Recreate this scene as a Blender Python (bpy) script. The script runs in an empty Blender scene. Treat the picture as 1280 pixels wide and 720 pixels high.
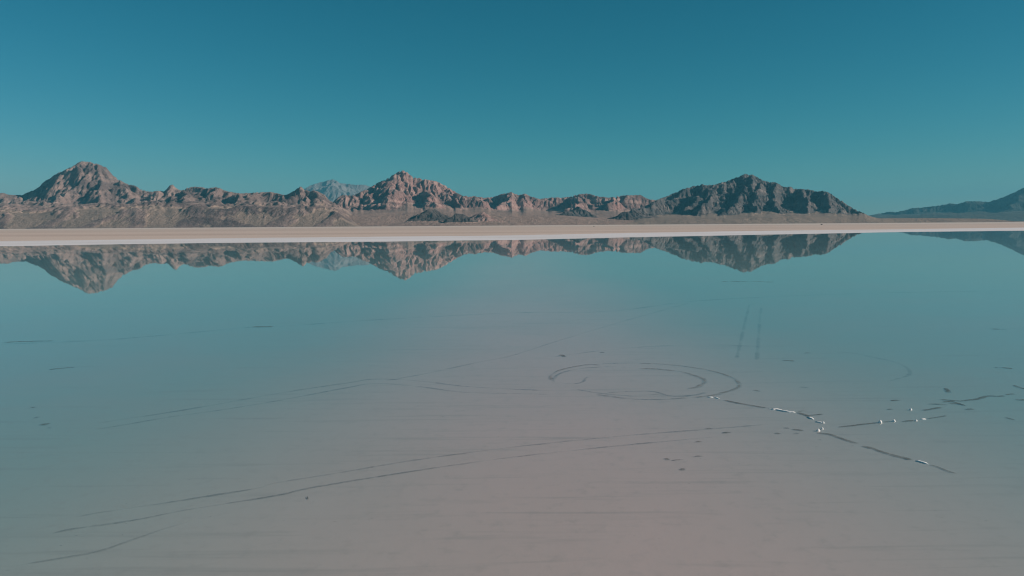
import bpy, math
import numpy as np
from mathutils import Matrix, Vector

sc = bpy.context.scene
C = sc.collection
R = math.radians

# ---------------------------------------------------------------- camera
F = 960.0                       # focal length in 1280-pixel units (27 mm lens)
CAM_H = 14.0
PITCH, ROLL = R(4.79), R(0.39)
cam_data = bpy.data.cameras.new('camera')
cam = bpy.data.objects.new('camera', cam_data)
C.objects.link(cam)
CAM_ROT = Matrix.Rotation(R(90) - PITCH, 4, 'X') @ Matrix.Rotation(-ROLL, 4, 'Z')
cam.matrix_world = Matrix.Translation((0, 0, CAM_H)) @ CAM_ROT
cam_data.sensor_width = 36.0
cam_data.lens = 27.0
cam_data.clip_start = 0.5
cam_data.clip_end = 120000.0
sc.camera = cam

# ---------------------------------------------------------------- sky and sun
SUN_AZ, SUN_EL = 101.0, 22.5    # azimuth clockwise from the view direction (+Y)
world = bpy.data.worlds.new('World')
sc.world = world
world.use_nodes = True
wn = world.node_tree
wbg = wn.nodes['Background']
sky = wn.nodes.new('ShaderNodeTexSky')
sky.sky_type = 'NISHITA'
sky.sun_disc = False
sky.sun_elevation = R(SUN_EL)
sky.sun_rotation = R(SUN_AZ)
sky.altitude = 1280
sky.air_density = 1.0
sky.dust_density = 0.15
sky.ozone_density = 1.5
sep = wn.nodes.new('ShaderNodeSeparateColor')
comb = wn.nodes.new('ShaderNodeCombineColor')
wn.links.new(sky.outputs[0], sep.inputs[0])
for ch, (gain, gam) in enumerate(((0.60, 2.3), (0.525, 1.03), (0.56, 1.08))):   # teal film grade of the clear sky
    m1 = wn.nodes.new('ShaderNodeMath'); m1.operation = 'MULTIPLY'; m1.inputs[1].default_value = 0.1
    m2 = wn.nodes.new('ShaderNodeMath'); m2.operation = 'POWER'; m2.inputs[1].default_value = gam
    m3 = wn.nodes.new('ShaderNodeMath'); m3.operation = 'MULTIPLY'; m3.inputs[1].default_value = 10 * gain
    wn.links.new(sep.outputs[ch], m1.inputs[0]); wn.links.new(m1.outputs[0], m2.inputs[0])
    wn.links.new(m2.outputs[0], m3.inputs[0]); wn.links.new(m3.outputs[0], comb.inputs[ch])
wn.links.new(comb.outputs[0], wbg.inputs[0])
wbg.inputs[1].default_value = 0.1

sun_data = bpy.data.lights.new('sun', 'SUN')
sun_data.energy = 5.0
sun_data.angle = R(0.5)
sun_data.color = (1.0, 0.86, 0.74)
sun = bpy.data.objects.new('sun', sun_data)
C.objects.link(sun)
to_sun = Vector((math.sin(R(SUN_AZ)) * math.cos(R(SUN_EL)), math.cos(R(SUN_AZ)) * math.cos(R(SUN_EL)), math.sin(R(SUN_EL))))
sun.rotation_euler = to_sun.to_track_quat('Z', 'Y').to_euler()

sc.view_settings.view_transform = 'Standard'
sc.view_settings.look = 'None'
sc.view_settings.gamma = 1.0
sc.view_settings.exposure = 0.0
sc.render.resolution_x, sc.render.resolution_y = 1024, 576
sc.cycles.filter_width = 1.15
sc.cycles.max_bounces = 6
sc.cycles.transparent_max_bounces = 8
sc.cycles.volume_bounces = 0

# ---------------------------------------------------------------- helpers
M3 = np.array(CAM_ROT.to_3x3())

def ray(px, py):
    d = np.array([(np.asarray(px, float) - 640) / F, -(np.asarray(py, float) - 360) / F, -np.ones_like(np.asarray(px, float))])
    return M3 @ d

def at(px, py, Y):              # the point of a pixel's ray at the distance Y
    d = ray(px, py)
    t = Y / d[1]
    return d[0] * t, np.full_like(d[0] * t, 1.0) * Y, CAM_H + d[2] * t

def ground(px, py, z=0.0):      # the point of a pixel's ray on the level z
    d = ray(px, py)
    t = (z - CAM_H) / d[2]
    return d[0] * t, d[1] * t

_rng = np.random.default_rng(11)
_G = _rng.uniform(0, 2 * np.pi, (256, 256))
_GX, _GY = np.cos(_G), np.sin(_G)

def perlin(x, y):
    xi = np.floor(x).astype(int); yi = np.floor(y).astype(int)
    fx = x - xi; fy = y - yi
    u = fx * fx * fx * (fx * (fx * 6 - 15) + 10); v = fy * fy * fy * (fy * (fy * 6 - 15) + 10)
    def g(ix, iy, dx, dy):
        a, b = ix & 255, iy & 255
        return _GX[a, b] * dx + _GY[a, b] * dy
    n00 = g(xi, yi, fx, fy); n10 = g(xi + 1, yi, fx - 1, fy)
    n01 = g(xi, yi + 1, fx, fy - 1); n11 = g(xi + 1, yi + 1, fx - 1, fy - 1)
    return (n00 * (1 - u) + n10 * u) * (1 - v) + (n01 * (1 - u) + n11 * u) * v * 1.0

def fbm(x, y, octs=5, gain=0.5, ridged=False):
    s = np.zeros_like(x); a = 1.0; f = 1.0; tot = 0
    for o in range(octs):
        n = perlin(x * f + 17.3 * o, y * f - 9.1 * o)
        s += a * ((1 - 2.2 * np.abs(n)) if ridged else n)
        tot += a; a *= gain; f *= 2.03
    return s / tot

def smooth(t, a, b):
    t = np.clip((t - a) / (b - a), 0, 1)
    return t * t * (3 - 2 * t)

def mesh_obj(name, verts, faces, mat, smooth_shade=True, parent=None):
    me = bpy.data.meshes.new(name)
    if isinstance(faces, np.ndarray):
        k = faces.shape[1]
        me.vertices.add(len(verts)); me.vertices.foreach_set('co', np.asarray(verts, np.float32).ravel())
        me.loops.add(faces.size); me.loops.foreach_set('vertex_index', faces.astype(np.int32).ravel())
        me.polygons.add(len(faces)); me.polygons.foreach_set('loop_start', np.arange(0, faces.size, k, dtype=np.int32))
        me.update(calc_edges=True)
    else:
        me.from_pydata([tuple(v) for v in verts], [], faces)
        me.update()
    if smooth_shade:
        me.polygons.foreach_set('use_smooth', np.ones(len(me.polygons), bool))
    me.materials.append(mat)
    ob = bpy.data.objects.new(name, me)
    C.objects.link(ob)
    if parent: ob.parent = parent
    return ob

def grid_faces(ny, nx):
    i = np.arange(ny * nx).reshape(ny, nx)
    return np.stack([i[:-1, :-1], i[:-1, 1:], i[1:, 1:], i[1:, :-1]], -1).reshape(-1, 4)

def attr(ob, name, arr):
    a = ob.data.attributes.new(name, 'FLOAT', 'POINT')
    a.data.foreach_set('value', np.asarray(arr, np.float32).ravel())

def tag(o, label=None, cat=None, group=None, kind=None):
    if label: o['label'] = label
    if cat: o['category'] = cat
    if group: o['group'] = group
    if kind: o['kind'] = kind
    return o

# ---------------------------------------------------------------- materials
class NT:
    def __init__(s, name):
        s.m = bpy.data.materials.new(name); s.m.use_nodes = True
        s.t = s.m.node_tree; s.b = s.t.nodes['Principled BSDF']; s.out = s.t.nodes['Material Output']
        s.b.inputs['Roughness'].default_value = 0.95
        s.b.inputs['Specular IOR Level'].default_value = 0.1
    def n(s, typ, **kw):
        nd = s.t.nodes.new(typ)
        for k, v in kw.items(): setattr(nd, k, v)
        return nd
    def link(s, a, b): s.t.links.new(a, b)
    def setv(s, sock, v):
        if hasattr(v, 'links') or isinstance(v, bpy.types.NodeSocket): s.link(v, sock)
        else: sock.default_value = v
    def pos(s, scale=(1, 1, 1)):
        g = s.n('ShaderNodeNewGeometry'); m = s.n('ShaderNodeVectorMath', operation='MULTIPLY')
        s.link(g.outputs['Position'], m.inputs[0]); m.inputs[1].default_value = scale
        return m.outputs[0]
    def noise(s, vec, scale, detail=6, rough=0.55, dist=0.0):
        n = s.n('ShaderNodeTexNoise'); s.link(vec, n.inputs['Vector'])
        n.inputs['Scale'].default_value = scale; n.inputs['Detail'].default_value = detail
        n.inputs['Roughness'].default_value = rough; n.inputs['Distortion'].default_value = dist
        return n.outputs['Fac']
    def math(s, op, a, b=0.0, c=None):
        n = s.n('ShaderNodeMath', operation=op); s.setv(n.inputs[0], a); s.setv(n.inputs[1], b)
        if c is not None: s.setv(n.inputs[2], c)
        return n.outputs[0]
    def ramp(s, v, a, b, lo=0.0, hi=1.0):
        n = s.n('ShaderNodeMapRange', interpolation_type='SMOOTHSTEP'); s.setv(n.inputs[0], v)
        n.inputs[1].default_value = a; n.inputs[2].default_value = b; n.inputs[3].default_value = lo; n.inputs[4].default_value = hi
        return n.outputs[0]
    def mix(s, f, a, b):
        n = s.n('ShaderNodeMix', data_type='RGBA'); s.setv(n.inputs[0], f)
        for sock, v in ((n.inputs[6], a), (n.inputs[7], b)):
            if isinstance(v, tuple): sock.default_value = (*v, 1)
            else: s.link(v, sock)
        return n.outputs[2]
    def attr(s, name):
        n = s.n('ShaderNodeAttribute', attribute_name=name); return n.outputs['Fac']
    def bump(s, h, strength, dist):
        n = s.n('ShaderNodeBump'); s.link(h, n.inputs['Height']); n.inputs['Strength'].default_value = strength
        n.inputs['Distance'].default_value = dist; s.link(n.outputs[0], s.b.inputs['Normal'])

def rock_material(name, dark, mid, pale, fan, fan2, strata=0.4, scale=1.0):
    k = NT(name)
    P = k.pos()
    big = k.noise(P, 0.0016 * scale, 6, 0.6, 0.6)
    med = k.noise(P, 0.007 * scale, 8, 0.65, 0.4)
    fine = k.noise(P, 0.035 * scale, 6, 0.7)
    c = k.mix(k.ramp(big, 0.38, 0.62), dark, mid)
    c = k.mix(k.math('MULTIPLY', k.ramp(med, 0.5, 0.72), 0.75), c, pale)
    # tilted bedding planes
    d = k.n('ShaderNodeVectorMath', operation='DOT_PRODUCT'); k.link(P, d.inputs[0]); d.inputs[1].default_value = (0.1, 0.05, 1.0)
    warp = k.math('MULTIPLY_ADD', med, 90.0, d.outputs['Value'])
    wv = k.math('SINE', k.math('MULTIPLY', warp, 0.11 * scale))
    wv2 = k.math('SINE', k.math('MULTIPLY', warp, 0.041 * scale))
    bed = k.ramp(k.math('ADD', wv, wv2), 0.2, 1.3)
    c = k.mix(k.math('MULTIPLY', bed, strata), c, pale)
    c = k.mix(k.ramp(fine, 0.52, 0.75, 0, 0.6), c, dark)
    f = k.mix(k.ramp(k.noise(k.pos((1, 0.5, 1)), 0.004 * scale, 6, 0.6), 0.38, 0.62), fan, fan2)
    f = k.mix(k.ramp(fine, 0.55, 0.8, 0, 0.45), f, dark)
    rk = k.math('ADD', k.attr('rock'), k.math('MULTIPLY', k.math('SUBTRACT', med, 0.5), 0.9))
    col = k.mix(k.ramp(rk, 0.3, 0.62), f, c)
    k.link(col, k.b.inputs['Base Color'])
    k.bump(k.math('ADD', fine, k.math('MULTIPLY', med, 2.0)), 0.9, 14.0 / scale)
    return k.m

M_WEST = rock_material('brown_rock', (0.13, 0.098, 0.095), (0.265, 0.190, 0.172), (0.40, 0.29, 0.25),
                       (0.28, 0.212, 0.176), (0.345, 0.252, 0.205), 0.25)
M_MID = rock_material('pink_rock', (0.17, 0.115, 0.108), (0.33, 0.20, 0.18), (0.45, 0.31, 0.27),
                      (0.315, 0.22, 0.185), (0.38, 0.262, 0.218), 0.5)
M_EAST = rock_material('slate_rock', (0.07, 0.07, 0.074), (0.125, 0.115, 0.115), (0.34, 0.27, 0.24),
                       (0.29, 0.22, 0.18), (0.34, 0.255, 0.205), 0.2)
M_KNOLL = rock_material('dark_rock', (0.06, 0.058, 0.06), (0.10, 0.088, 0.085), (0.19, 0.155, 0.14),
                        (0.315, 0.22, 0.185), (0.38, 0.262, 0.218), 0.1)
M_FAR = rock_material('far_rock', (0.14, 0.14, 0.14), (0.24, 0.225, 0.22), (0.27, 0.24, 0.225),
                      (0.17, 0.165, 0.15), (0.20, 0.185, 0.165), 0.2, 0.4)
M_RIGHT = rock_material('wooded_rock', (0.032, 0.045, 0.045), (0.055, 0.068, 0.066), (0.11, 0.115, 0.11),
                        (0.085, 0.092, 0.085), (0.115, 0.115, 0.10), 0.1, 0.4)

# ---------------------------------------------------------------- lake, shore and plain
SHORE_PX = [(0, 308), (160, 305), (320, 303.3), (480, 302), (640, 300), (800, 296.5), (960, 293.3), (1120, 290.2), (1280, 288.4)]
WHITE_PX = [(0, 301.7), (160, 299.6), (320, 297.6), (480, 296), (640, 294.4), (800, 291.2), (960, 288.6), (1120, 286.8), (1280, 284.7)]
def edge_curve(pts, left, right):
    xs, ys = zip(*[ground(*p) for p in pts])
    xs = np.array(xs); ys = np.array(ys)
    return np.concatenate([[x for x, _ in left], xs, [x for x, _ in right]]), np.concatenate([[y for _, y in left], ys, [y for _, y in right]])
SHX, SHY = edge_curve(SHORE_PX, [(-6000, 150), (-1500, 380)], [(1500, 1130), (6000, 1500)])
WHX, WHY = edge_curve(WHITE_PX, [(-6000, 330), (-1500, 560)], [(1900, 1480), (6000, 1800)])

def ext(X):
    return np.interp(X, SHX, SHY), np.interp(X, WHX, WHY)

# one sheet: lake bed, white salt shore, tan plain out to the horizon
ys = np.concatenate([np.linspace(-600, 0, 20)[:-1], np.linspace(0, 300, 61)[:-1], np.linspace(300, 1700, 261)[:-1], np.geomspace(1700, 38000, 90)])
xs = np.concatenate([-np.geomspace(38000, 1500, 40)[:-1], np.linspace(-1500, 1900, 301)[:-1], np.geomspace(1900, 38000, 40)])
GX, GY = np.meshgrid(xs, ys)
sh, wh = ext(GX)
wob = 16 * fbm(GX / 90, GY / 90, 4) + 9 * fbm(GX / 26 + 5, GY / 26, 3)
D1 = GY - sh + wob
D2 = GY - wh + wob
GZ = np.where(D1 < 0, np.maximum(-0.035, D1 * 0.0016), np.minimum(D1 * 0.0009, 0.5)) + np.clip(D2, 0, 3000) * 0.00025
GZ = np.where(D1 < 0, GZ - 0.0015, GZ)
ground_v = np.stack([GX, GY, GZ], -1).reshape(-1, 3)

k = NT('salt_ground')
P = k.pos()
d1, d2 = k.attr('past_shore'), k.attr('past_white')
n1 = k.noise(k.pos((0.35, 1, 1)), 0.012, 6, 0.6)
n2 = k.noise(P, 0.045, 7, 0.6, 0.4)
n3 = k.noise(P, 0.9, 6, 0.7)
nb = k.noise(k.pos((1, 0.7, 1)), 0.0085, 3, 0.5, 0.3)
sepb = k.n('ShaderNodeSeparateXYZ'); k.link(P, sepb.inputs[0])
lens_cast = k.math('ABSOLUTE', k.math('ADD', k.math('MULTIPLY_ADD', sepb.outputs[1], -0.02, sepb.outputs[0]), k.math('MULTIPLY', k.math('SUBTRACT', nb, 0.5), 40.0)))
wet = k.mix(k.ramp(lens_cast, 35, 1), (0.33, 0.455, 0.43), (0.655, 0.515, 0.485))  # lens colour shading painted into the bed: pinker mid band, green-grey sides
wet = k.mix(k.ramp(n2, 0.42, 0.66, 0, 0.22), wet, (0.44, 0.42, 0.39))
stk = k.n('ShaderNodeMapping'); stk.inputs['Rotation'].default_value = (0, 0, -0.42); stk.inputs['Scale'].default_value = (0.07, 1.1, 1)
gp = k.n('ShaderNodeNewGeometry'); k.link(gp.outputs['Position'], stk.inputs['Vector'])
n4 = k.noise(stk.outputs[0], 0.9, 5, 0.65, 0.6)
wet = k.mix(k.ramp(n4, 0.52, 0.74, 0, 0.30), wet, (0.27, 0.28, 0.27))
wet = k.mix(k.ramp(n3, 0.5, 0.75, 0, 0.28), wet, (0.34, 0.33, 0.315))
white = k.mix(k.ramp(n1, 0.35, 0.7), (0.86, 0.81, 0.82), (0.76, 0.71, 0.71))
band = k.noise(k.pos((0.0006, 0.012, 1)), 1.0, 4, 0.55)
tan = k.mix(k.ramp(band, 0.35, 0.6), (0.60, 0.455, 0.385), (0.72, 0.565, 0.485))
tan = k.mix(k.ramp(n1, 0.45, 0.75, 0, 0.4), tan, (0.74, 0.61, 0.53))
sepx = k.n('ShaderNodeSeparateXYZ'); k.link(P, sepx.inputs[0])
far = k.math('ADD', sepx.outputs[1], k.math('MULTIPLY', k.math('SUBTRACT', n1, 0.5), 900.0))
pale = k.math('MULTIPLY', k.ramp(far, 3000, 3900), k.ramp(far, 5600, 4600))
tan = k.mix(k.math('MULTIPLY', pale, 0.6), tan, (0.78, 0.67, 0.59))
tan = k.mix(k.ramp(far, 5200, 6000, 0, 0.85), tan, (0.25, 0.21, 0.165))
wob1 = k.math('MULTIPLY', k.math('SUBTRACT', n2, 0.5), 30.0)
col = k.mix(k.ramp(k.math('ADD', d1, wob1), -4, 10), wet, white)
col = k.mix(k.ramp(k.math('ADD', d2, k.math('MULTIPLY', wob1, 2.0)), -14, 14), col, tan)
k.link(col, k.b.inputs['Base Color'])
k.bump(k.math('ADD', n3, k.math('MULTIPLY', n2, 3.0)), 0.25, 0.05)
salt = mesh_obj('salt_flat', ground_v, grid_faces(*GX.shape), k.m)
attr(salt, 'past_shore', D1); attr(salt, 'past_white', D2)
tag(salt, kind='structure')

# water: a clear still film over the salt, mirror by Fresnel
k = NT('still_water')
k.t.nodes.remove(k.b)
fr = k.n('ShaderNodeFresnel')
geo = k.n('ShaderNodeNewGeometry')      # same interface from above and from the bed side
k.link(k.math('MULTIPLY_ADD', geo.outputs['Backfacing'], 1 / 1.333 - 1.333, 1.333), fr.inputs['IOR'])
gl = k.n('ShaderNodeBsdfGlossy'); gl.inputs['Roughness'].default_value = 0.012; gl.inputs['Color'].default_value = (1, 1, 1, 1)
tr = k.n('ShaderNodeBsdfTransparent'); tr.inputs['Color'].default_value = (0.93, 0.95, 0.95, 1)
mx = k.n('ShaderNodeMixShader'); k.link(fr.outputs[0], mx.inputs[0]); k.link(tr.outputs[0], mx.inputs[1]); k.link(gl.outputs[0], mx.inputs[2])
k.link(mx.outputs[0], k.out.inputs['Surface'])
wx = np.array([-6000, -3000, -1500, -800, -400, -200, 0, 200, 400, 800, 1500, 3000, 6000], float)
wv, wf = [], []
for i, x in enumerate(wx):
    far_y = float(np.interp(x, SHX, SHY)) + 60
    wv += [(x, -600, 0), (x, far_y, 0)]
    if i: wf.append((2 * i - 2, 2 * i, 2 * i + 1, 2 * i - 1))
tag(mesh_obj('lake_water', wv, wf, k.m, False), kind='structure')

# ---------------------------------------------------------------- mountains
def propagate(h, slope, step, iters):
    for _ in range(iters):
        p = np.pad(h, 1, mode='edge')
        m = h
        for dy in (0, 1, 2):
            for dx in (0, 1, 2):
                if dx == 1 and dy == 1: continue
                L = step * (1.4142 if dx != 1 and dy != 1 else 1.0)
                m = np.maximum(m, p[dy:dy + h.shape[0], dx:dx + h.shape[1]] - slope * L)
        h = m
    return h

def erode(h, step, n, steps, rng, rate=0.25):
    ny, nx = h.shape
    w = np.clip(h, 0, None).ravel() ** 0.5
    cdf = np.cumsum(w / w.sum())
    for batch in range(n):
        K = ny * nx // 14
        idx = np.searchsorted(cdf, rng.random(K)).clip(0, ny * nx - 1)
        y = idx // nx + rng.random(K); x = idx % nx + rng.random(K)
        vx = np.zeros(K); vy = np.zeros(K); sed = np.zeros(K); sp = np.ones(K)
        for s in range(steps):
            x = x.clip(1, nx - 3); y = y.clip(1, ny - 3)
            xi = x.astype(int); yi = y.astype(int); fx = x - xi; fy = y - yi
            i = yi * nx + xi; H = h.ravel()
            a, b, c, d = H[i], H[i + 1], H[i + nx], H[i + nx + 1]
            gx = (b - a) * (1 - fy) + (d - c) * fy; gy = (c - a) * (1 - fx) + (d - b) * fx
            vx = vx * 0.35 - gx * 0.65; vy = vy * 0.35 - gy * 0.65
            L = np.hypot(vx, vy) + 1e-9; vx /= L; vy /= L
            h0 = a * (1 - fx) * (1 - fy) + b * fx * (1 - fy) + c * (1 - fx) * fy + d * fx * fy
            x2 = (x + vx).clip(1, nx - 3); y2 = (y + vy).clip(1, ny - 3)
            xj = x2.astype(int); yj = y2.astype(int); gx2 = x2 - xj; gy2 = y2 - yj; j = yj * nx + xj
            h1 = H[j] * (1 - gx2) * (1 - gy2) + H[j + 1] * gx2 * (1 - gy2) + H[j + nx] * (1 - gx2) * gy2 + H[j + nx + 1] * gx2 * gy2
            dh = h1 - h0
            cap = np.maximum(-dh, 0.004 * step) * sp * 1.6
            dep = np.where(dh > 0, np.minimum(dh, sed), np.where(sed > cap, (sed - cap) * 0.12, -np.minimum((cap - sed) * rate, np.maximum(-dh, 0) * 0.5)))
            sed -= dep
            add = np.bincount(i, dep * (1 - fx) * (1 - fy), ny * nx) + np.bincount(i + 1, dep * fx * (1 - fy), ny * nx) \
                + np.bincount(i + nx, dep * (1 - fx) * fy, ny * nx) + np.bincount(i + nx + 1, dep * fx * fy, ny * nx)
            lim = 0.10 * step
            h = h + np.clip(add, -lim, lim).reshape(ny, nx)
            sp = np.sqrt(np.clip(sp * sp - dh / step * 1.2, 0.2, 12)) * 0.985
            x, y = x2, y2
    return h

def raster_line(h, X0, Y0, step, pts):
    """pts: (X, Y, H) polyline raised into the grid"""
    for (xa, ya, ha), (xb, yb, hb) in zip(pts[:-1], pts[1:]):
        n = max(2, int(math.hypot(xb - xa, yb - ya) / (step * 0.5)))
        t = np.linspace(0, 1, n)
        ix = ((xa + (xb - xa) * t - X0) / step).astype(int); iy = ((ya + (yb - ya) * t - Y0) / step).astype(int)
        ok = (ix >= 0) & (iy >= 0) & (ix < h.shape[1]) & (iy < h.shape[0])
        np.maximum.at(h, (iy[ok], ix[ok]), (ha + (hb - ha) * t)[ok])

def make_massif(name, mat, crest, spurs, xr, yr, step, seed, slope=0.62, fan_h=95.0, fan_s=0.055, rough=1.0, terrace=4.0, hum=0.0, bias=0.0, spread=0.6, match=True, ero=(7, 46), auto=520):
    """crest: (px, py, distance) skyline points; spurs: lists of (px, py, distance)"""
    rng = np.random.default_rng(seed)
    X = np.arange(xr[0], xr[1], step); Y = np.arange(yr[0], yr[1], step)
    XX, YY = np.meshgrid(X, Y)
    cr = [tuple(float(v) for v in at(*c)) for c in crest]
    # let the crest wander in plan, keeping its angular height
    line = []
    for i in range(len(cr) - 1):
        (xa, ya, ha), (xb, yb, hb) = cr[i], cr[i + 1]
        n = max(1, int(math.hypot(xb - xa, yb - ya) / 60))
        for j in range(n):
            t = j / n; line.append([xa + (xb - xa) * t, ya + (yb - ya) * t, ha + (hb - ha) * t])
    line.append(list(cr[-1]))
    L = np.array(line)
    wand = 420 * (step / 10) ** 0.5 * fbm(L[:, 0] / 900.0 + seed * 3.1, L[:, 0] * 0 + seed, 3)
    fac = (L[:, 1] + wand) / L[:, 1]
    L2 = L.copy(); L2[:, 0] *= fac; L2[:, 1] *= fac; L2[:, 2] = CAM_H + (L[:, 2] - CAM_H) * fac
    h = np.full(XX.shape, -400.0)
    raster_line(h, X[0], Y[0], step, L2)
    lines = [[tuple(float(v) for v in at(*p)) for p in s] for s in spurs]
    # natural side ridges off the crest, front and back
    s_acc = 0.0
    for i in range(1, len(L2)):
        s_acc += math.hypot(*(L2[i, :2] - L2[i - 1, :2]))
        H = L2[i, 2]
        if s_acc > auto * (0.6 + 0.8 * rng.random()) and H > 110 * (step / 10) ** 0.5:
            s_acc = 0.0
            for side in (-1, 1):
                ang = (-math.pi / 2 if side < 0 else math.pi / 2) + rng.normal(0, spread) + (bias if side < 0 else 0)
                p = [tuple(L2[i])]; z = H; q = L2[i, :2].copy()
                fall = 0.30 + 0.16 * rng.random()
                while z > 50 and len(p) < 22:
                    stp = 90 * (step / 10) ** 0.6
                    ang += rng.normal(0, 0.22)
                    q = q + stp * np.array([math.cos(ang), math.sin(ang)])
                    z -= stp * fall * max(0.15, 1 + rng.normal(0, 0.7))
                    p.append((q[0], q[1], z))
                    if rng.random() < 0.16 and z > 110:
                        a2 = ang + rng.choice([-1, 1]) * (0.7 + 0.3 * rng.random()); r = q.copy(); zz = z; b = [(q[0], q[1], z)]
                        while zz > 40 and len(b) < 12:
                            r = r + stp * 0.7 * np.array([math.cos(a2), math.sin(a2)]); zz -= stp * 0.7 * (fall + 0.1) * max(0.2, 1 + rng.normal(0, 0.6))
                            b.append((r[0], r[1], zz))
                        lines.append(b)
                lines.append(p)
    for p in lines: raster_line(h, X[0], Y[0], step, p)
    sl = slope * (1 + 1.3 * fbm(XX / (26 * step) + seed, YY / (26 * step), 4))
    sl = np.clip(sl, 0.22, 1.4)
    h = propagate(h, sl, step, int(900 / step / slope * 0.9) + 20)
    # break the straight lines: pull the terrain about
    q = step / 10
    wx = (95 * fbm(XX / (520 * q) + seed, YY / (520 * q) + 4, 3) + 42 * fbm(XX / (150 * q), YY / (150 * q) + seed, 3)) * q * 1.5
    wy = (95 * fbm(XX / (520 * q) + 40, YY / (520 * q) + seed, 3) + 42 * fbm(XX / (150 * q) + 7, YY / (150 * q), 3)) * q * 1.5
    gx = ((XX - X[0] + wx) / step).clip(0, len(X) - 1.001); gy = ((YY - Y[0] + wy) / step).clip(0, len(Y) - 1.001)
    i0 = gx.astype(int); j0 = gy.astype(int); fx = gx - i0; fy = gy - j0
    i1 = np.minimum(i0 + 1, len(X) - 1); j1 = np.minimum(j0 + 1, len(Y) - 1)
    h = h[j0, i0] * (1 - fx) * (1 - fy) + h[j0, i1] * fx * (1 - fy) + h[j1, i0] * (1 - fx) * fy + h[j1, i1] * fx * fy
    fan0 = np.minimum(h, fan_h * (0.75 + 0.9 * fbm(XX / 1400 + 3, YY / 1400 + seed, 3) + 0.25))
    fan = propagate(fan0, fan_s * (1 + 0.5 * fbm(XX / 900, YY / 900 + seed, 2)), step, int(2400 / step))
    rock = smooth(h - fan, -2, 22)
    amp = np.clip(h - fan, 0, 130) / 130.0
    h = np.maximum(h, fan)
    q = step / 10
    if hum:                      # low broken foothills standing out of the apron
        hn = fbm(XX / 330 + 2 * seed, YY / 420, 5, 0.55, True)
        up = smooth(hn, 0.42, 0.8) * smooth(h, 25, 70) * (1 - 0.6 * amp)
        h = h + hum * up + 0.35 * hum * smooth(h, 25, 70) * fbm(XX / 600, YY / 600 + seed, 3)
        rock = np.maximum(rock, 0.62 * smooth(up, 0.25, 0.7))
    h = h + rough * amp * (62 * fbm(XX / (330 * q) + seed, YY / (330 * q), 7, 0.56, True) - 26 + 36 * fbm(XX / (75 * q), YY / (75 * q) + seed, 5, 0.6))
    h = h + (2.2 + 2.0 * rock) * rough * fbm(XX / (60 * q), YY / (60 * q), 4)
    h = h + terrace * q * rock * np.sin(h / (8.5 * q) + 3 * fbm(XX / (300 * q), YY / (300 * q), 3))
    h = erode(h, step, ero[0], ero[1], rng)
    e2 = np.pad(h, 1, mode='edge')
    h = 0.8 * h + 0.05 * (e2[:-2, 1:-1] + e2[2:, 1:-1] + e2[1:-1, :-2] + e2[1:-1, 2:])
    if match:                    # bring the skyline to its surveyed height along every bearing
        tx = L[:, 0] / L[:, 1]; ty = (L[:, 2] - CAM_H) / L[:, 1]
        o = np.argsort(tx); tx = tx[o]; ty = ty[o]
        B = XX / YY
        b0, b1 = tx[0], tx[-1]; nb = int((b1 - b0) / (1.7 * step / float(np.mean(L[:, 1]))))
        bi = ((B - b0) / (b1 - b0) * nb).astype(int)
        ok = (bi >= 0) & (bi < nb)
        centers = b0 + (np.arange(nb) + 0.5) / nb * (b1 - b0)
        goal = np.interp(centers, tx, ty)
        for it in range(4):
            cur = np.full(nb, -1.0)
            np.maximum.at(cur, bi[ok], ((h - CAM_H) / YY)[ok])
            good = cur > 0.004
            ratio = np.where(good, goal / np.maximum(cur, 0.004), 1.0).clip(0.5, 1.9)
            kk = np.exp(-np.linspace(-2, 2, 3) ** 2); kk /= kk.sum()
            ratio = np.convolve(np.pad(ratio, 1, mode='edge'), kk, 'valid')
            rr = np.interp(B, centers, ratio)
            wgt = smooth(h, 0.25 * fan_h, 1.6 * fan_h)
            h = h * (1 + (rr - 1) * wgt)
    h = h + rock * smooth(h, 20, 90) * rough * q * (5.0 * fbm(XX / (34 * q), YY / (34 * q) + seed, 3, 0.7) + 2.5 * rng.normal(0, 1, h.shape) * 0.5)
    ed = np.minimum.reduce([XX - X[0], X[-1] - XX, YY - Y[0], Y[-1] - YY]) / (30 * step)
    h = h * smooth(ed, 0, 1) - 8 * (1 - smooth(ed, 0, 1)) - 1.5
    ob = mesh_obj(name, np.stack([XX, YY, h], -1).reshape(-1, 3), grid_faces(*XX.shape), mat)
    attr(ob, 'rock', rock)
    ob.data.polygons.foreach_set('use_smooth', np.zeros(len(ob.data.polygons), bool))
    tag(ob, kind='structure')
    return ob

def crest(pts, zc):
    zx = [a for a, _ in zc]; zy = [b for _, b in zc]
    return [(px, py, float(np.interp(px, zx, zy))) for px, py in pts]

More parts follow.
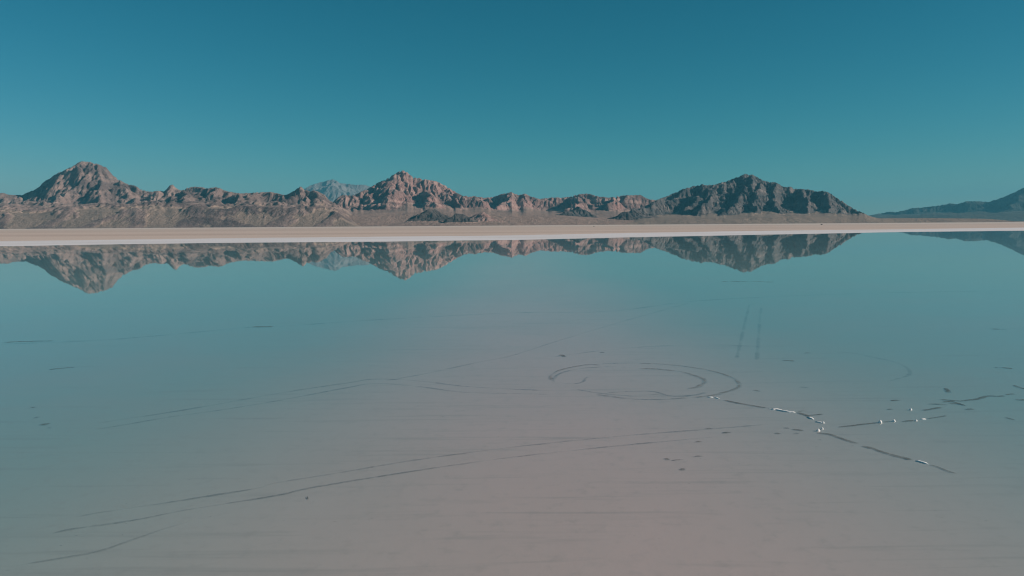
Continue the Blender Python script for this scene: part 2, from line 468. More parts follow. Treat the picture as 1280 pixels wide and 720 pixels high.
WEST = [(-260, 262), (-180, 252), (-110, 244), (-50, 238), (-20, 240), (0, 241.7), (3, 240.5), (10, 243), (27, 244), (32, 241), (45, 236), (55, 227),
        (65, 220), (75, 214.5), (82, 211.5), (92, 206.5), (96, 203.5), (101, 201.5), (110, 202), (115, 202), (121, 205), (126, 205.5), (134, 209.5),
        (141, 218), (148, 224), (160, 230), (170, 232.5), (178, 237), (184, 239), (192, 239), (196, 238), (205, 239), (210, 233), (214, 230), (218, 232.5),
        (225, 238), (232, 235.5), (241, 233), (250, 233.3), (260, 235), (270, 233.5), (276, 235), (284, 239), (292, 240.5), (302, 241.5), (310, 241), (320, 240.2),
        (338, 239.5), (348, 241.5), (357, 243.5), (366, 239), (376, 232), (380, 236), (388, 238.5), (392, 237.3), (400, 240), (406, 243), (411, 249), (425, 258), (450, 268)]
make_massif('mountain_west', M_WEST, crest(WEST, [(-300, 7400), (110, 7700), (214, 7200), (300, 6900), (450, 6500)]),
            [[(150, 226, 7550), (160, 240, 7100), (175, 254, 6700)],
             [(101, 203, 7650), (96, 222, 7350), (88, 236, 7150), (78, 247, 6900)],
             [(118, 205, 7650), (125, 224, 7350), (128, 240, 7100), (124, 250, 6850)],
             [(40, 247, 6800), (50, 255, 6600), (60, 262, 6450)],
             [(232, 236, 6900), (236, 250, 6500), (246, 262, 6200), (250, 272, 5950)],
             [(300, 243, 6800), (305, 254, 6400), (315, 264, 6150)],
             [(345, 250, 6300), (350, 258, 6150), (330, 266, 6000)], [(385, 246, 6400), (392, 258, 6150), (400, 268, 5950)],
             [(420, 258, 6300), (436, 262, 6150), (446, 269, 6050)], [(190, 262, 6300), (205, 266, 6150), (222, 270, 6000)]],
            (-7600, -1000), (5350, 9000), 12.0, 3, slope=0.78, fan_h=160, fan_s=0.085, hum=42, auto=640)

MID = [(395, 266), (405, 258), (416, 252), (424, 245), (430, 243.5), (440, 244.5), (452, 239), (462, 234), (470, 229), (480, 225), (490, 219), (498, 214), (504, 213),
       (509, 215), (516, 221), (527, 223), (536, 225), (545, 226), (555, 231), (570, 240), (580, 244.5), (586, 245.5), (592, 244.7), (600, 246.3), (607, 247),
       (617, 246), (626, 242.5), (640, 239.5), (643, 241.5), (648, 244), (656, 241.7), (665, 246), (675, 248.5), (690, 246.5), (700, 247), (712, 246), (720, 243.5),
       (728, 242), (736, 242), (748, 245), (760, 247), (775, 244.5), (790, 243.5), (800, 243.5), (806, 246), (812, 249), (820, 250), (840, 256), (870, 266)]
make_massif('mountain_middle', M_MID, crest(MID, [(395, 7300), (500, 7900), (600, 8500), (820, 8300), (870, 8200)]),
            [[(462, 234, 7700), (462, 246, 7350), (470, 256, 7050)],
             [(498, 214, 7850), (492, 226, 7600), (487, 238, 7350), (480, 250, 7100)],
             [(520, 222, 7900), (528, 236, 7550), (538, 246, 7250), (548, 255, 7000)],
             [(555, 231, 8100), (565, 244, 7600), (580, 254, 7250)],
             [(640, 240, 8400), (634, 250, 8000), (622, 258, 7700)],
             [(720, 244, 8300), (722, 252, 7900), (716, 258, 7650)],
             [(770, 246, 8300), (764, 256, 7800)]],
            (-2300, 2200), (5500, 9600), 12.0, 8, slope=0.74, fan_h=130, fan_s=0.065, terrace=7.0, auto=600)

EAST = [(770, 268), (800, 260), (812, 254), (822, 249), (836, 244), (850, 237.5), (864, 233), (872, 231.5), (877, 230), (884, 231.5), (895, 230), (905, 227), (920, 222),
        (932, 216.5), (936, 219), (941, 217.5), (948, 222), (957, 226), (960, 227.5), (970, 227.5), (976, 231), (982, 234), (988, 233), (993, 235.5), (1004, 236),
        (1013, 237), (1022, 239), (1030, 238), (1037, 240.5), (1048, 248), (1060, 256), (1072, 263), (1080, 266), (1087, 269.5), (1100, 274)]
make_massif('mountain_east', M_EAST, crest(EAST, [(770, 7000), (870, 7500), (935, 7400), (1000, 7200), (1100, 6600)]),
            [[(941, 218, 7350), (934, 232, 7050), (928, 242, 6850), (914, 252, 6650), (905, 266, 6350)],
             [(941, 218, 7350), (948, 236, 6950), (946, 250, 6700), (938, 266, 6350)],
             [(970, 228, 7250), (968, 246, 6850), (972, 262, 6450)],
             [(890, 231, 7400), (876, 246, 7000), (858, 260, 6700)],
             [(920, 222, 7350), (898, 242, 6950), (876, 258, 6600)],
             [(1030, 238, 7050), (1044, 254, 6700), (1040, 264, 6450), (1062, 270, 6250)],
             [(1004, 236, 7150), (1014, 248, 6800), (1010, 262, 6500)]],
            (700, 3900), (5500, 8700), 11.0, 5, slope=0.9, fan_h=70, fan_s=0.05, auto=420, bias=-0.65, rough=1.25)

def knoll(name, mat, pts, seed, slope=0.5):
    c = [tuple(float(v) for v in at(*p)) for p in pts]
    xs_ = [p[0] for p in c]; ys_ = [p[1] for p in c]; top = max(p[2] for p in c)
    m = top / slope + 180
    make_massif(name, mat, pts, [], (min(xs_) - m, max(xs_) + m), (min(ys_) - m, max(ys_) + m), 7.0, seed, slope=slope, fan_h=24, fan_s=0.05,
                rough=0.75, match=False, ero=(3, 24), auto=150)
knoll('rocky_knoll', M_KNOLL, [(519, 272, 5700), (527, 266, 5730), (533, 262.5, 5750), (546, 264, 5780), (556, 269, 5780)], 21, 0.45)
knoll('rocky_knoll', M_KNOLL, [(564, 271, 5600), (570, 267.5, 5620), (580, 268, 5620), (585, 273, 5620)], 22, 0.6)
knoll('rocky_knoll', M_MID, [(594, 271, 5750), (604, 265.5, 5780), (612, 269, 5780)], 23, 0.4)
knoll('rocky_knoll', M_EAST, [(700, 271, 6600), (712, 265, 6650), (724, 259.5, 6700), (730, 263, 6700), (740, 271, 6650)], 24, 0.5)
knoll('rocky_knoll', M_KNOLL, [(772, 270, 6000), (780, 264.5, 6050), (785, 265, 6050), (790, 270, 6050)], 25, 0.55)
knoll('rocky_knoll', M_EAST, [(788, 266, 6250), (797, 261.5, 6300), (806, 266, 6300)], 26, 0.45)
knoll('rocky_knoll', M_EAST, [(106, 278, 5900), (112, 276, 5900), (120, 277, 5950)], 27, 0.3)

FAR = [(330, 262), (360, 247), (383, 234), (392, 230), (400, 228), (407, 226), (415, 224), (421, 226), (427, 229), (436, 229.5), (446, 231), (455, 230.5), (463, 233),
       (475, 238), (490, 248), (520, 262)]
make_massif('mountain_far', M_FAR, crest(FAR, [(330, 20500), (415, 21000), (520, 21500)]), [], (-8200, -1700), (17500, 24000), 36.0, 31, slope=0.5, fan_h=190, fan_s=0.06, ero=(4, 36), auto=1300)
RIGHT = [(1040, 275), (1075, 271), (1087, 269), (1098, 267), (1110, 264.5), (1120, 265), (1130, 263), (1140, 260), (1160, 258.5), (1175, 256.5), (1187, 254), (1197, 255),
         (1207, 251.5), (1225, 251.5), (1235, 252.5), (1247, 249), (1258, 244.5), (1268, 240), (1280, 234), (1300, 226), (1330, 216), (1360, 220), (1400, 232), (1460, 250), (1540, 266)]
make_massif('mountain_right', M_RIGHT, crest(RIGHT, [(1040, 15500), (1200, 15000), (1540, 14000)]),
            [[(1280, 236, 14600), (1262, 254, 13800), (1252, 268, 13100)], [(1222, 264, 13000), (1212, 270, 12900)]],
            (5000, 14500), (11300, 17500), 26.0, 37, slope=0.5, fan_h=150, fan_s=0.05, ero=(5, 40), auto=900)


# ---------------------------------------------------------------- marks in the salt
rngm = np.random.default_rng(77)

def plain(name, col, rough, spec, scale=6.0, dark=0.6, bump=0.4):
    k = NT(name)
    P = k.pos()
    n = k.noise(P, scale, 6, 0.65)
    k.link(k.mix(k.ramp(n, 0.35, 0.7), col, tuple(c * dark for c in col)), k.b.inputs['Base Color'])
    k.b.inputs['Roughness'].default_value = rough; k.b.inputs['Specular IOR Level'].default_value = spec
    k.bump(n, bump, 0.03)
    return k.m
def film(name, col, strength):
    """a thin smear of silt that thins out to nothing at its edges"""
    k = NT(name)
    n = k.noise(k.pos(), 2.2, 6, 0.7, 0.5)
    k.link(k.mix(k.ramp(n, 0.35, 0.7), col, tuple(c * 0.72 for c in col)), k.b.inputs['Base Color'])
    k.b.inputs['Roughness'].default_value = 0.6
    cov = k.math('MULTIPLY', k.attr('cover'), strength)
    cov = k.math('MULTIPLY', cov, k.ramp(n, 0.62, 0.34, 0.35, 1.0))
    t = k.n('ShaderNodeBsdfTransparent'); mx = k.n('ShaderNodeMixShader')
    k.link(cov, mx.inputs[0]); k.link(t.outputs[0], mx.inputs[1]); k.link(k.b.outputs[0], mx.inputs[2]); k.link(mx.outputs[0], k.out.inputs['Surface'])
    return k.m
M_MUD = film('wet_dark_mud', (0.115, 0.145, 0.15), 0.95)
M_RUT = film('rut_mud', (0.16, 0.20, 0.205), 0.58)
M_SILT = film('grey_silt', (0.20, 0.225, 0.22), 0.42)
M_SALT = plain('white_salt_crust', (0.93, 0.91, 0.90), 0.8, 0.2, 9.0, 0.86, 0.6)

def path(px_pts, step):
    g = np.array([ground(*p) for p in px_pts], float)
    # Catmull-Rom through the points
    P0 = np.vstack([2 * g[0] - g[1], g, 2 * g[-1] - g[-2]])
    out = []
    for i in range(1, len(P0) - 2):
        a, b, c, d = P0[i - 1], P0[i], P0[i + 1], P0[i + 2]
        n = max(2, int(np.hypot(*(c - b)) / step))
        t = (np.arange(n) / n)[:, None]
        out.append(0.5 * (2 * b + (c - a) * t + (2 * a - 5 * b + 4 * c - d) * t ** 2 + (3 * b - a - 3 * c + d) * t ** 3))
    out.append(g[-1:])
    return np.vstack(out)

def ribbon(name, px_pts, width, top, mat, seed, parent=None, gaps=0.5, jitter=0.5, step=0.16, base=-0.042, grain=1.0, rough=0.5):
    """a low uneven ridge of mud or salt along a line; it sinks into the bed where it is broken"""
    c = path(px_pts, step)
    d = np.gradient(c, axis=0); d /= np.linalg.norm(d, axis=1)[:, None] + 1e-9
    nrm = np.stack([-d[:, 1], d[:, 0]], 1)
    s_ = np.cumsum(np.r_[0, np.hypot(*np.diff(c, axis=0).T)])
    f = fbm(s_ / (2.6 * grain) + seed * 7.7, s_ * 0 + seed * 1.3, 4, 0.6)
    live = smooth(f, -0.42 + gaps * 0.42, 0.10 + gaps * 0.42)
    faint = 0.22 if mat is not M_SALT else 0.0
    live = faint + (1 - faint) * live
    live *= smooth(s_, -0.01, 4 * step) * smooth(s_[-1] - s_, -0.01, 4 * step)
    wv = width * (0.35 + 0.65 * live) * (1 + rough * fbm(s_ / 0.9 + seed, s_ * 0 + 3, 3, 0.7))
    side = jitter * width * fbm(s_ / 1.7 + seed * 3, s_ * 0 + 9, 3)
    c = c + nrm * side[:, None]
    offs = np.array([-0.5, -0.36, -0.15, 0.12, 0.34, 0.5]); hgt = np.array([0, 0.62, 1.0, 0.92, 0.6, 0])
    if mat is not M_SALT: wv = wv * 1.55
    else: offs = np.array([-0.5, -0.44, -0.18, 0.16, 0.44, 0.5]); hgt = np.array([0, 0.86, 1.0, 1.0, 0.86, 0]); top = top * 0.5
    V, cov = [], []
    for o, hh in zip(offs, hgt):
        cov.append(hh * live * np.clip(0.75 + 0.9 * fbm(s_ / 0.8 + seed, s_ * 0 + 13 * o, 3, 0.6), 0.1, 1))
        wob = 1 + 0.5 * fbm(s_ / 0.4 + 5 * o + seed, s_ * 0 + 20 * o, 3, 0.7)
        p = c + nrm * (o * wv * wob)[:, None]
        lift = live if mat is M_SALT else 0.62 + 0.38 * live
        z = base + (top - base) * hh ** (0.45 if mat is M_SALT else 0.3) * lift * (1 - (0.7 if mat is M_SALT else 0.12) * np.abs(fbm(s_ / 0.35 + seed, s_ * 0 + 40 * o, 2)))
        V.append(np.stack([p[:, 0], p[:, 1], z], 1))
    V = np.stack(V, 1)
    n = len(c)
    ob = mesh_obj(name, V.reshape(-1, 3), grid_faces(n, len(offs)), mat, True, parent)
    attr(ob, 'cover', np.stack(cov, 1))
    return ob

def empty(name, px, py):
    e = bpy.data.objects.new(name, None); C.objects.link(e)
    e.empty_display_size = 0.5
    return e

MUD_TOP, FAINT_TOP = 0.006, -0.022

# the ring left by a spinning car
ring = empty('circular_tyre_track', 806, 477)
tag(ring, 'large dark ring of circling tyre marks on the flooded salt', 'tyre track')
for i, (pts, w, top, gp) in enumerate([
    ([(796, 453.8), (820, 454.6), (842.6, 456.3), (862, 458.6), (883, 462), (898, 465.6), (909.7, 469.5), (918, 473), (922, 476.6), (924.5, 480), (923, 484), (913.7, 487.8), (903, 491), (891, 493.9), (876, 495.8), (863, 497)], 0.24, 0.006, 0.05),
    ([(863, 497), (838.5, 498.5), (820, 499.1), (804, 499), (787, 498), (771.5, 496.5), (757, 494.6), (743, 492.4)], 0.22, 0.003, 0.1),
    ([(751, 456.7), (739, 455.4), (725, 457), (712.5, 459.3), (703, 461.6), (696, 464.4), (690, 468), (688, 471.5), (691, 476)], 0.26, 0.005, 0.12),
    ([(771, 457.3), (757, 458), (742, 459), (729, 460), (712, 463), (702, 466), (695, 470), (692, 474), (693, 478)], 0.20, 0.0, 0.3),
    ([(796, 460.5), (820, 461), (842.6, 463.4), (854, 465), (863, 467.4), (872, 470.3), (879, 473.5), (881, 476), (880, 478.6), (876, 481.4), (871, 483.7), (857, 486.3)], 0.30, 0.006, 0.05),
    ([(739, 455.4), (760, 454.2), (780, 453.7), (800, 453.9)], 0.16, -0.01, 0.2),
    ([(720, 486), (745, 490.6), (775, 493.6), (805, 495.4), (835, 495.6), (862, 493.6), (884, 489.6)], 0.18, -0.008, 0.25),
    ([(757, 490.5), (785, 489), (812, 488.6), (822, 490), (840, 495), (866, 494), (885, 490)], 0.18, -0.006, 0.45),
    ([(700, 478.5), (716, 479.5), (728, 477), (733, 472), (741, 470)], 0.20, 0.0, 0.5),
    ([(806, 492), (830, 493.6), (852, 494)], 0.16, 0.0, 0.3)]):
    ribbon('rut', pts, w * 1.3, top, M_RUT, 3 + i, ring, gp - 0.15, 0.4)

TRACKS = [
    ('pair of long tyre ruts slanting past the small mud patches towards the ring', [
        ([(95, 646), (125, 640), (210, 627.5), (320, 610), (340, 604), (420, 591), (500, 577.5), (570, 567.5), (640, 558.5), (760, 546), (860, 538), (960, 530)], 0.15, -0.004, 0.38),
        ([(60, 667), (95, 660), (165, 650), (235, 636.5), (345, 619), (390, 609), (500, 591), (570, 580.5), (640, 571), (760, 558), (900, 545)], 0.14, -0.006, 0.46)]),
    ('pair of bent tyre ruts that kink midway across the open water', [
        ([(120, 529), (150, 524), (190, 518.5), (260, 507), (350, 491), (430, 479), (470, 473.5), (525, 476), (580, 482.5), (640, 486), (690, 488)], 0.19, -0.003, 0.36),
        ([(120, 536), (150, 531.5), (215, 520.5), (280, 511.5), (350, 500), (430, 485), (470, 479), (525, 483), (575, 489.5), (640, 491.5), (690, 492.5)], 0.19, -0.003, 0.36)]),
    ('two faint parallel wheel lines running straight towards the dark grey mountain', [
        ([(937, 380), (935, 388), (931, 404), (928, 417.5), (921, 448)], 0.26, -0.012, 0.25),
        ([(952, 384), (950, 396), (948, 425), (946, 450)], 0.26, -0.012, 0.3)]),
    ('single long faint track line crossing the water below the mountain reflections', [
        ([(0, 430), (140, 424), (300, 410), (345, 408), (480, 399), (640, 391), (760, 389), (860, 377), (960, 371), (1100, 366), (1275, 363)], 0.5, -0.006, 0.42)]),
    ('faint curved wheel line joining the bent ruts to the far track', [
        ([(480, 476), (530, 467), (600, 452), (640, 444), (700, 425), (780, 401), (860, 379)], 0.24, -0.014, 0.4)]),
    ('faint half circle of tyre marks east of the dark ring', [
        ([(1043, 439), (1068, 441.5), (1090, 446), (1118, 452), (1133, 459), (1136.5, 468), (1108, 477)], 0.22, -0.008, 0.42)]),
    ('faint arc of tyre marks just behind the dark ring', [
        ([(690, 446), (760, 437), (830, 432), (905, 431), (960, 434)], 0.26, -0.014, 0.42)]),
    ('short faint rut beside the long slanting pair of ruts', [
        ([(20, 706), (115, 690), (160, 676), (200, 662), (240, 650)], 0.13, -0.012, 0.45)]),
]
for i, (lab, ruts) in enumerate(TRACKS):
    t = empty('tyre_track', 0, 0)
    tag(t, lab, 'tyre track')
    for j, (pts, w, top, gp) in enumerate(ruts):
        ribbon('rut', pts, w * 1.4, top, M_RUT if top > -0.008 else M_SILT, 30 + 3 * i + j, t, gp, 0.25, step=0.2, grain=1.6)

# pressure ridges: dark wet flank, white salt where the crest stands dry
RIDGES = [
    ('broken salt ridge leading from the dark ring, longest white crest in its middle', [
        ([(904, 499.5), (912, 501.5), (930, 505), (945, 507.5), (960, 510)], 0.26), ([(995, 515), (1002, 517), (1009, 519.3), (1013, 521.5)], 0.26),
        ([(996, 515), (1002, 513.6), (1008, 513)], 0.16), ([(1008, 519.4), (1020, 518.4), (1030, 517)], 0.18)],
        [([(884, 495.4), (888, 496.2), (892, 495.8)], 0.20, 0.045), ([(893, 496.2), (900, 498.4)], 0.16, 0.04), ([(904, 499.4), (907, 499.7)], 0.16, 0.04),
         ([(960, 510.2), (964, 511)], 0.16, 0.05), ([(965, 512), (970, 511.4), (980, 513.6), (988, 514.6), (995, 515)], 0.27, 0.08),
         ([(1010, 520.5), (1013, 522), (1017.5, 524)], 0.20, 0.06), ([(1018.5, 526.2), (1024, 527.4), (1029.5, 528.2)], 0.20, 0.06)]),
    ('long dark salt ridge with one white streak at its end', [
        ([(1019, 540), (1027, 541.5), (1036, 542.5), (1050, 547), (1062, 551), (1073, 554.4)], 0.25), ([(1075, 556.6), (1090, 560), (1100, 563.6), (1118, 569), (1130, 572), (1143, 575.2)], 0.32),
        ([(1160, 580), (1174, 584), (1186, 589), (1198, 592)], 0.12)],
        [([(1143.5, 574.8), (1150, 576.6), (1161, 579.8)], 0.16, 0.05)]),
    ('low dark salt ridge carrying white chunks in a row', [
        ([(1046, 534), (1064, 532), (1080, 530), (1098, 528.3)], 0.20), ([(1102, 527.2), (1114, 526.6)], 0.16), ([(1126, 527.2), (1136, 525.8), (1145, 525.2)], 0.20),
        ([(1158, 523.4), (1172, 521.4), (1184, 519)], 0.14)],
        [([(1150, 523.8), (1158, 523.1)], 0.20, 0.06), ([(1143, 525.2), (1147, 524.9)], 0.18, 0.06)]),
    ('wandering dark ridge without any white, beyond the row of chunks', [
        ([(1150, 513), (1160, 512), (1170, 510), (1180, 509)], 0.26), ([(1172, 499), (1186, 500), (1200, 501), (1210, 500), (1222, 498.4), (1234, 495), (1246, 495.2), (1258, 494.6)], 0.30),
        ([(1176, 502.6), (1190, 502), (1204, 506)], 0.24), ([(1158, 505), (1172, 505), (1186, 506)], 0.20), ([(1256, 493.6), (1264, 492.4), (1272, 492.8)], 0.20), ([(1268, 498.6), (1276, 500), (1290, 499.4)], 0.34), ([(1266, 481), (1274, 484), (1288, 488)], 0.24),
        ([(1184, 504), (1200, 505), (1208, 507.6)], 0.2)], []),
]
for i, (lab, darks, whites) in enumerate(RIDGES):
    t = empty('salt_ridge', 0, 0)
    tag(t, lab, 'salt ridge')
    for j, (pts, w) in enumerate(darks):
        ribbon('wet_flank', pts, w, 0.012, M_MUD, 80 + 9 * i + j, t, -0.25, 0.3, step=0.09, grain=1.2)
    for j, (pts, w, z) in enumerate(whites):
        ribbon('white_crest', pts, w, z, M_SALT, 140 + 9 * i + j, t, -1.6, 0.25, step=0.05, grain=0.7, rough=0.9)

def chunk(px, py, w, h, seed, lab):
    """a broken upturned plate of salt"""
    r = np.random.default_rng(seed)
    x, y = ground(px, py)
    n, m = 9, 7
    V, Fc = [], []
    for a in range(m):
        ph = a / (m - 1)
        for b in range(n):
            th = 2 * math.pi * b / n
            rad = (1 - ph ** 1.6 * 0.82) * (0.75 + 0.45 * r.random())
            lean = 0.22 * ph
            V.append((x + w / 2 * (rad * math.cos(th) + lean), y + w / 2.6 * rad * math.sin(th), -0.05 + (h + 0.05) * ph * (0.85 + 0.3 * r.random())))
    for a in range(m - 1):
        for b in range(n):
            Fc.append((a * n + b, a * n + (b + 1) % n, (a + 1) * n + (b + 1) % n, (a + 1) * n + b))
    Fc.append(tuple((m - 1) * n + b for b in range(n)))
    return tag(mesh_obj('salt_chunk', V, Fc, M_SALT, False), lab, 'salt chunk')
chunk(1100, 528.2, 0.34, 0.17, 1, 'largest white salt chunk, at one end of the row on the low ridge')
chunk(1117, 526.4, 0.30, 0.12, 2, 'white salt chunk, second in the row on the low dark ridge')
chunk(1145, 525.8, 0.22, 0.07, 3, 'small flat white salt chunk touching the short white streak')
chunk(1138, 512.2, 0.26, 0.12, 4, 'lone white salt chunk off the ridges in open water')
chunk(1022.5, 538.4, 0.30, 0.12, 5, 'pointed white salt chunk at the tip of the long dark ridge')
chunk(1027.5, 536.0, 0.22, 0.10, 6, 'white salt chunk between the two ridge ends, behind the pointed one')
chunk(1029, 528.4, 0.20, 0.08, 7, 'little white salt knob ending the broken ridge from the ring')

FLECKS = [((303, 409.2), (345, 408.4), .7, 'broad dark smear lying on the long faint track line'),
    ((36, 510), (46, 509), .3, 'short dark streak past the bent ruts, farthest from them of four'), ((42, 523), (51, 520.5), .3, 'short tilted dark streak past the bent ruts, between a thin and a thick one'),
    ((47, 531), (62, 530.4), .5, 'thickest of the four dark streaks past the end of the bent ruts'), ((58, 534.6), (64, 535.2), .25, 'tiny dark speck touching the thickest streak past the bent ruts'),
    ((699, 443), (706, 446), .4, 'small dark mud mark behind the left part of the tyre ring'), ((749, 441), (757, 440.6), .3, 'small flat mud streak behind the tyre ring near the faint arc'),
    ((976, 450.2), (994, 451.6), .35, 'thin dark streak just past the foot of the parallel wheel lines'), ((999, 483.6), (1012, 485), .28, 'thin streak in open water between the ring and the lone salt chunk'),
    ((1234, 411), (1262, 412.6), .6, 'long thin dark streak far out beyond the faint half circle'), ((1240, 459.2), (1268, 460.8), .5, 'long thick dark streak between the faint half circle and the wandering ridge'),
    ((1181, 484.5), (1186, 491), .35, 'stubby upright dark mud patch beyond the wandering ridge'),
    ((940, 487.4), (952, 489.6), .25, 'short dark streak beside the ring, just off its outer rut'), ((880, 536), (892, 535.6), .2, None), ((901, 541.4), (916, 540), .2, None),
    ((978, 534.2), (988, 536), .25, 'dark wedge of mud leading into the smear beside the pointed chunk'), ((988, 536.4), (1006, 538.6), .3, 'dark smear of mud pointing at the pointed white chunk'),
    ((967, 542.2), (978, 541.6), .2, None), ((991, 542.4), (1001, 541), .2, None), ((830, 574.6), (838, 572.6), .3, 'blunt dark mud patch beside the small crescent'), ((838, 575.6), (856, 574), .12, 'thin dark tail of mud running off the blunt patch'),
    ((866, 571), (880, 570), .2, 'single dark streak beyond the blunt mud patch and its tail'), ((850, 588), (858, 585), .24, 'small dark crescent of mud below the blunt patch'), ((384, 619), (385, 625), .05, 'tiny upright mud mark beside the long slanting ruts'),
    ((1022, 549.6), (1029, 550), .2, 'small dark dot under the tip of the long dark ridge'), ((1206, 512), (1220, 511.2), .3, 'short dark streak on the near side of the wandering ridge'), ((1004, 441.6), (1014, 441.2), .25, 'tiny thin streak at the start of the faint half circle'),
    ((1112, 501), (1126, 500.2), .22, 'faint streak beyond the lone white salt chunk'), ((1108, 512), (1118, 511.2), .2, 'faint streak beside the lone white salt chunk'),
    ((1254, 521), (1270, 525.4), .18, 'slanting streak in open water beyond the end of the chunk row'), ((868, 552.6), (880, 551.8), .16, None), ((60, 462), (95, 459), .35, 'soft dark streak in the teal water beyond the bent ruts'),
    ((0, 428), (70, 426), .5, 'dark stretch of mud along the long faint track line'), ((900, 352), (970, 352.6), .9, 'thin dark streak just below the reflection of the dark grey mountain')]
for i, (a, b, w, lab) in enumerate(FLECKS):
    mid = ((a[0] + b[0]) / 2, (a[1] + b[1]) / 2 - 0.4)
    o = ribbon('mud_patch', [a, mid, b], w, 0.008, M_MUD, 300 + i, None, -0.1, 0.5, step=0.07 if a[1] > 440 else 0.2, grain=0.6, rough=1.0)
    tag(o, lab or 'small dark mud streak among the faint ends of the long slanting ruts', 'mud patch', None if lab else 'stray mud streaks')

# specks nobody could count
V, Fc = [], []
for i in range(260):
    px = rngm.uniform(-40, 1320); py = 372 + 348 * rngm.random() ** 0.8
    if fbm(np.array([px / 160.0]), np.array([py / 60.0]), 3)[0] < -0.02: continue
    x, y = ground(px, py, -0.02); w = rngm.uniform(0.015, 0.04) * (1 + y / 120); l = w * rngm.uniform(1, 5); n0 = len(V); an = rngm.normal(0.3, 0.25)
    for q in range(6):
        t = 2 * math.pi * q / 6; rr = rngm.uniform(0.6, 1.2); u, v = l * math.cos(t) * rr, w * math.sin(t) * rr
        V.append((x + u * math.cos(an) - v * math.sin(an), y + u * math.sin(an) + v * math.cos(an), -0.05))
    V.append((x, y, rngm.uniform(-0.028, -0.01)))
    Fc += [(n0 + q, n0 + (q + 1) % 6, n0 + 6) for q in range(6)]
sp = mesh_obj('mud_specks', V, Fc, M_SILT); attr(sp, 'cover', np.tile([0, 0, 0, 0, 0, 0, 1.0], len(V) // 7)); tag(sp, kind='stuff')

# ---------------------------------------------------------------- two far vehicles and a post on the plain
def ground_z(x, y):
    x = np.array([float(x)]); y = np.array([float(y)])
    s1, w1 = ext(x); wo = 16 * fbm(x / 90, y / 90, 4) + 9 * fbm(x / 26 + 5, y / 26, 3)
    d = y - s1 + wo; e = y - w1 + wo
    return float(np.minimum(d * 0.0009, 0.5)[0] + np.clip(e, 0, 3000)[0] * 0.00025)

def coat(name, col, rough, metal=0.0):
    k = NT(name); k.link(k.mix(k.ramp(k.noise(k.pos(), 2.0), 0.4, 0.8), col, tuple(c * 0.8 for c in col)), k.b.inputs['Base Color'])
    k.b.inputs['Roughness'].default_value = rough; k.b.inputs['Specular IOR Level'].default_value = 0.5; k.b.inputs['Metallic'].default_value = metal
    return k.m
M_PAINT = coat('dusty_dark_paint', (0.035, 0.037, 0.04), 0.45); M_GLASS = coat('dark_glass', (0.02, 0.025, 0.03), 0.1)
M_TYRE = coat('tyre_rubber', (0.03, 0.03, 0.03), 0.9); M_RIM = coat('wheel_rim', (0.35, 0.35, 0.35), 0.4, 0.8); M_LAMP = coat('headlamp', (0.6, 0.6, 0.58), 0.2)

def prism(name, prof, y0, y1, mat, parent, loc, rz, taper=1.0):
    n = len(prof); cx, sx = math.cos(rz), math.sin(rz); V = []
    for y in (y0, y1):
        for (x, z) in prof:
            yy = y * (taper if z > 1.25 else 1.0)
            V.append((loc[0] + x * cx - yy * sx, loc[1] + x * sx + yy * cx, loc[2] + z))
    Fc = [tuple(range(n)), tuple(range(2 * n - 1, n - 1, -1))] + [(i, n + i, n + (i + 1) % n, (i + 1) % n) for i in range(n)]
    ob = mesh_obj(name, V, Fc, mat, False, parent)
    bv = ob.modifiers.new('bevel', 'BEVEL'); bv.width = 0.05; bv.segments = 2
    return ob

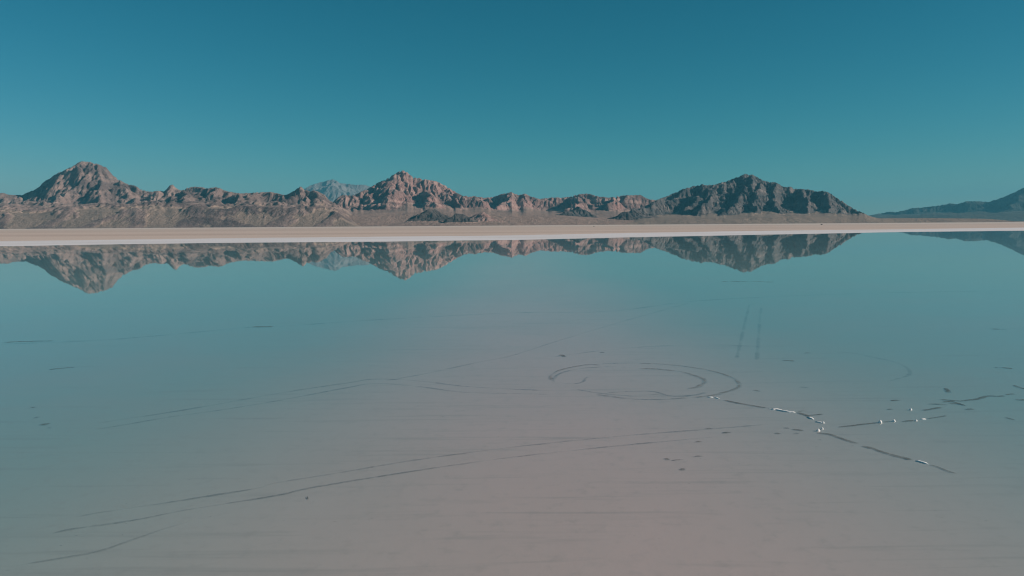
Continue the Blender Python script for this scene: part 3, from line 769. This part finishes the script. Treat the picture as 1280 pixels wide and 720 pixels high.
def vehicle(px, Y, rz, lab, prof, glass, axles, wheel_r, half):
    x, _, _ = at(px, 283.0, Y); loc = (float(x), Y, ground_z(x, Y))
    e = bpy.data.objects.new('parked_vehicle', None); C.objects.link(e)
    tag(e, lab, 'vehicle', 'vehicles far out on the plain')
    prism('body', prof, -half, half, M_PAINT, e, loc, rz, 0.86)
    for g in glass:
        for sgn in (-1, 1):
            prism('window', g, sgn * (half * 0.86 + 0.0), sgn * (half * 0.86 + 0.02), M_GLASS, e, loc, rz)
    for ax in axles:
        for sgn in (-1, 1):
            circ = [(ax + wheel_r * math.cos(t), wheel_r + wheel_r * math.sin(t)) for t in np.linspace(0, 2 * math.pi, 16, endpoint=False)]
            w = prism('wheel', circ, sgn * (half - 0.18), sgn * (half + 0.04), M_TYRE, e, loc, rz)
            rim = [(ax + 0.6 * wheel_r * math.cos(t), wheel_r + 0.6 * wheel_r * math.sin(t)) for t in np.linspace(0, 2 * math.pi, 12, endpoint=False)]
            prism('rim', rim, sgn * (half + 0.03), sgn * (half + 0.055), M_RIM, w, loc, rz)
    xf = max(p[0] for p in prof)
    for sgn in (-1, 1):
        prism('headlight', [(xf - 0.1, 0.72), (xf + 0.02, 0.72), (xf + 0.02, 0.88), (xf - 0.1, 0.88)], sgn * half * 0.6, sgn * half * 0.9, M_LAMP, e, loc, rz)
vehicle(742.5, 2850.0, 0.25, 'tiny dark car alone on the tan plain below the low pink hills',
        [(-2.35, 0.35), (-2.4, 0.95), (-2.2, 1.15), (-1.9, 1.78), (0.5, 1.8), (1.15, 1.18), (2.3, 1.0), (2.42, 0.7), (2.35, 0.35)],
        [[(-1.75, 1.28), (-1.6, 1.68), (-0.7, 1.7), (-0.7, 1.28)], [(-0.6, 1.28), (-0.6, 1.7), (0.4, 1.7), (0.8, 1.28)]], (-1.45, 1.45), 0.36, 0.93)
vehicle(1027, 3050.0, -0.1, 'tiny dark boxy truck alone on the plain below the dark grey mountain',
        [(-3.7, 0.5), (-3.7, 3.1), (1.5, 3.1), (1.6, 2.35), (2.6, 2.3), (3.1, 1.4), (3.7, 1.25), (3.75, 0.5)],
        [[(1.75, 1.45), (1.75, 2.15), (2.45, 2.1), (2.85, 1.45)]], (-2.2, 2.5), 0.48, 1.15)
# ---------------------------------------------------------------- air
hz = bpy.data.materials.new('thin_haze'); hz.use_nodes = True
hz.node_tree.nodes.remove(hz.node_tree.nodes['Principled BSDF'])
pv = hz.node_tree.nodes.new('ShaderNodeVolumePrincipled')
pv.inputs['Color'].default_value = (0.17, 0.66, 0.90, 1)
pv.inputs['Density'].default_value = 3.0e-5
hz.node_tree.links.new(pv.outputs[0], hz.node_tree.nodes['Material Output'].inputs['Volume'])
b = [(x, y, z) for z in (-15.0, 1450.0) for y in (-4000.0, 40000.0) for x in (-40000.0, 40000.0)]
haze = mesh_obj('haze', b, [(0, 2, 3, 1), (4, 5, 7, 6), (0, 1, 5, 4), (2, 6, 7, 3), (0, 4, 6, 2), (1, 3, 7, 5)], hz, False)
tag(haze, kind='stuff')
